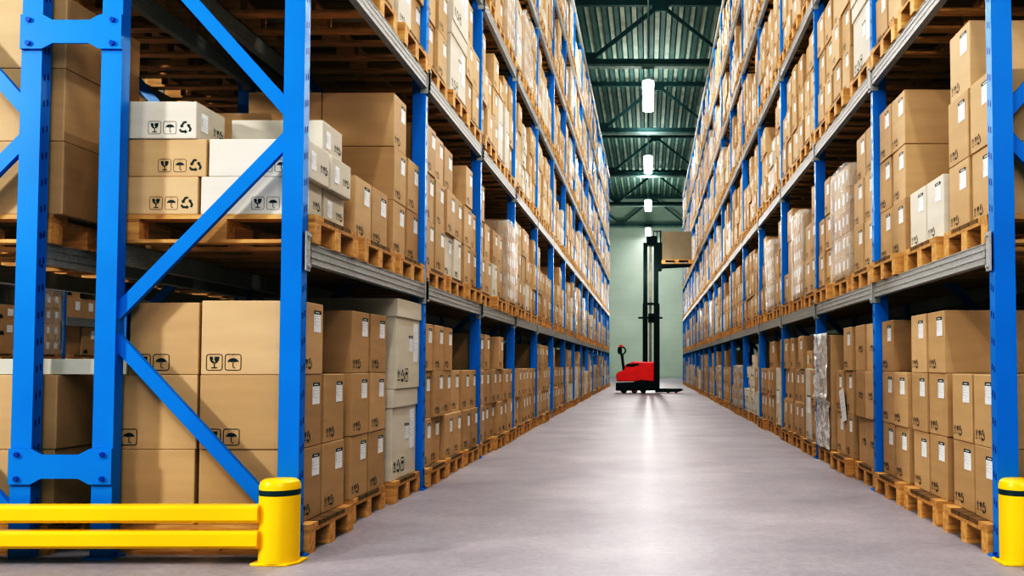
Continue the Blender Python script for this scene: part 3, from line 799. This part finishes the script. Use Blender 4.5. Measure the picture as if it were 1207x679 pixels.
# ------------------------------------------------------------------ pallet stacker
SY = 34.0
t = empty('pallet_stacker', (0, SY, 0)); tag(t, 'red and black walk-behind pallet stacker with raised mast in the aisle', 'stacker')
def sp(mb, name, bevel=.01, parent=t, **k): return mb.build(name, parent, bevel=bevel, **k)
b = MB(); b.prism([(-1.10, .42), (.21, .42), (.21, 1.10), (-.50, 1.12), (-.80, 1.0), (-.86, .80), (-1.05, .74), (-1.12, .66)], 'y', -.38, .38, M['red']); sp(b, 'body', .04)
b = MB(); b.prism([(-1.13, .10), (.25, .10), (.25, .42), (-.25, .47), (-.55, .38), (-1.13, .36)], 'y', -.40, .40, M['black']); sp(b, 'lower_skirt', .02)
b = MB(); b.prism([(-.78, .94), (-.74, 1.03), (-.30, 1.04), (-.36, .98), (-.55, .93)], 'y', -.395, .395, M['black']); sp(b, 'control_panel', .01)
b = MB(); b.bar((-.86, 0, .80), (-.93, 0, 1.36), .09, .07, M['black'], (0, 1, 0)); arm = sp(b, 'tiller_arm', .01)
b = MB()
for i in range(16):
    a0, a1 = 2*math.pi*i/16, 2*math.pi*(i+1)/16; c = (-.93, 1.50)
    b.cyl((c[0]+.13*math.cos(a0), -.02, c[1]+.13*math.sin(a0)), (c[0]+.13*math.cos(a1), -.02, c[1]+.13*math.sin(a1)), .024, M['black'], 8)
b.box(-1.07, -.93, -.06, .06, 1.40, 1.62, M['black']); sp(b, 'handle', 0, arm)
b = MB(); b.box(-1.03, -.90, -.05, .05, 1.62, 1.70, M['red']); sp(b, 'red_button', .01, arm)
for x in (-.85, -.48, -.17):
    for y in (-.33, .33):
        b = MB(); b.cyl((x, y-.04, .10), (x, y+.04, .10), .10, M['rubber'], 20); b.cyl((x, y-.045, .10), (x, y+.045, .10), .05, M['red2'] if x == -.48 else M['black'], 14); sp(b, 'wheel', .0)
for y in (-.30, .30):
    b = MB(); b.box(-.19, -.02, y-.05, y+.05, .12, 3.15, M['black']); b.box(.20, .40, y-.05, y+.05, .12, 3.15, M['black']); sp(b, 'outer_mast', .006)
    b = MB(); b.box(-.17, -.03, y-.04, y+.04, 3.15, 5.30, M['black']); b.box(.20, .36, y-.04, y+.04, 3.15, 5.30, M['black']); sp(b, 'inner_mast', .006)
b = MB()
for z in (.5, 3.1, 5.2):
    b = MB(); b.box(-.17, .36, -.28, -.24, z, z+.08, M['black']); sp(b, 'cross_member', 0)
b = MB(); b.box(-.35, .5, -.30, -.24, 2.62, 2.68, M['black']); sp(b, 'cross_member', 0)
b = MB(); b.box(0, .3, -.3, .3, 2.5, 2.8, M['black']); sp(b, 'cross_member', 0)
b = MB(); b.cyl((.08, -.1, .5), (.08, -.1, 5.2), .045, M['chrome'], 12); b.cyl((.08, .12, .5), (.08, .12, 5.2), .045, M['chrome'], 12); sp(b, 'lift_cylinder', 0)
b = MB(); b.box(.30, .48, -.33, .33, 4.35, 5.3, M['black']); b.box(-.06, .32, -.2, .2, 5.2, 5.55, M['black'])
for i in range(5): b.box(.42, .46, -.34+.165*i, -.31+.165*i, 5.3, 5.72, M['black'])
for z in (5.45, 5.69): b.box(.42, .46, -.34, .35, z, z+.03, M['black'])
for xx in (.18, .30, .42): b.box(xx, xx+.025, -.35, -.32, 5.25, 5.70, M['black'])
b.box(.18, .445, -.35, -.32, 5.68, 5.71, M['black']); sp(b, 'load_backrest', 0)
for y in (-.26, .26):
    b = MB(); b.prism([(.42, 4.44), (1.50, 4.50), (1.50, 4.54), (.42, 4.54)], 'y', y-.08, y+.08, M['black']); sp(b, 'fork', .004)
    b = MB(); b.prism([(.25, .03), (1.10, .06), (1.24, .12), (1.18, .15), (.25, .16)], 'y', y-.09, y+.09, M['black']); lg = sp(b, 'support_leg', .006)
    b = MB()
    for x in (.70, .98): b.cyl((x, y-.04, .045), (x, y+.04, .045), .045, M['red2'], 14)
    sp(b, 'load_roller', 0, lg)
# lifted pallet + its carton
b = MB(); pb = pallet_mesh()
b.v = [(x*1.0, y*1.05, z) for x, y, z in pb.v]; b.f = pb.f; b.mi = pb.mi; b.mats = pb.mats
o = b.build('wooden_pallet'); o.location = (1.55, SY, 4.541); tag(o, 'wooden pallet lifted high on the stacker forks', 'pallet')
b = MB(); b.box(-.52, .52, -.39, .39, 0, .99, M['kraft']); b.box(-.515, .515, -.002, .002, .99, .992, M['ink'], 'Z')
o = b.build('carton', bevel=.006); o.location = (1.01, SY, 4.541+PH); tag(o, 'large plain brown carton raised high on the stacker forks', 'carton')

# ------------------------------------------------------------------ colour management
sc = bpy.context.scene
sc.view_settings.view_transform = 'Standard'
sc.view_settings.look = 'None'
sc.view_settings.exposure = .5
sc.view_settings.use_curve_mapping = True
cv = sc.view_settings.curve_mapping.curves
for i, pts in ((3, [(.05, .013), (.12, .06), (.26, .23), (.5, .55)]), (0, [(.03, .022), (.12, .115)])):
    for p_ in pts: cv[i].points.new(*p_)
sc.view_settings.curve_mapping.update()
print('CARTONS', len(brown), len(white), 'PALLETS', len(pallets), 'cut', round(brown[299]['sc'], 1))
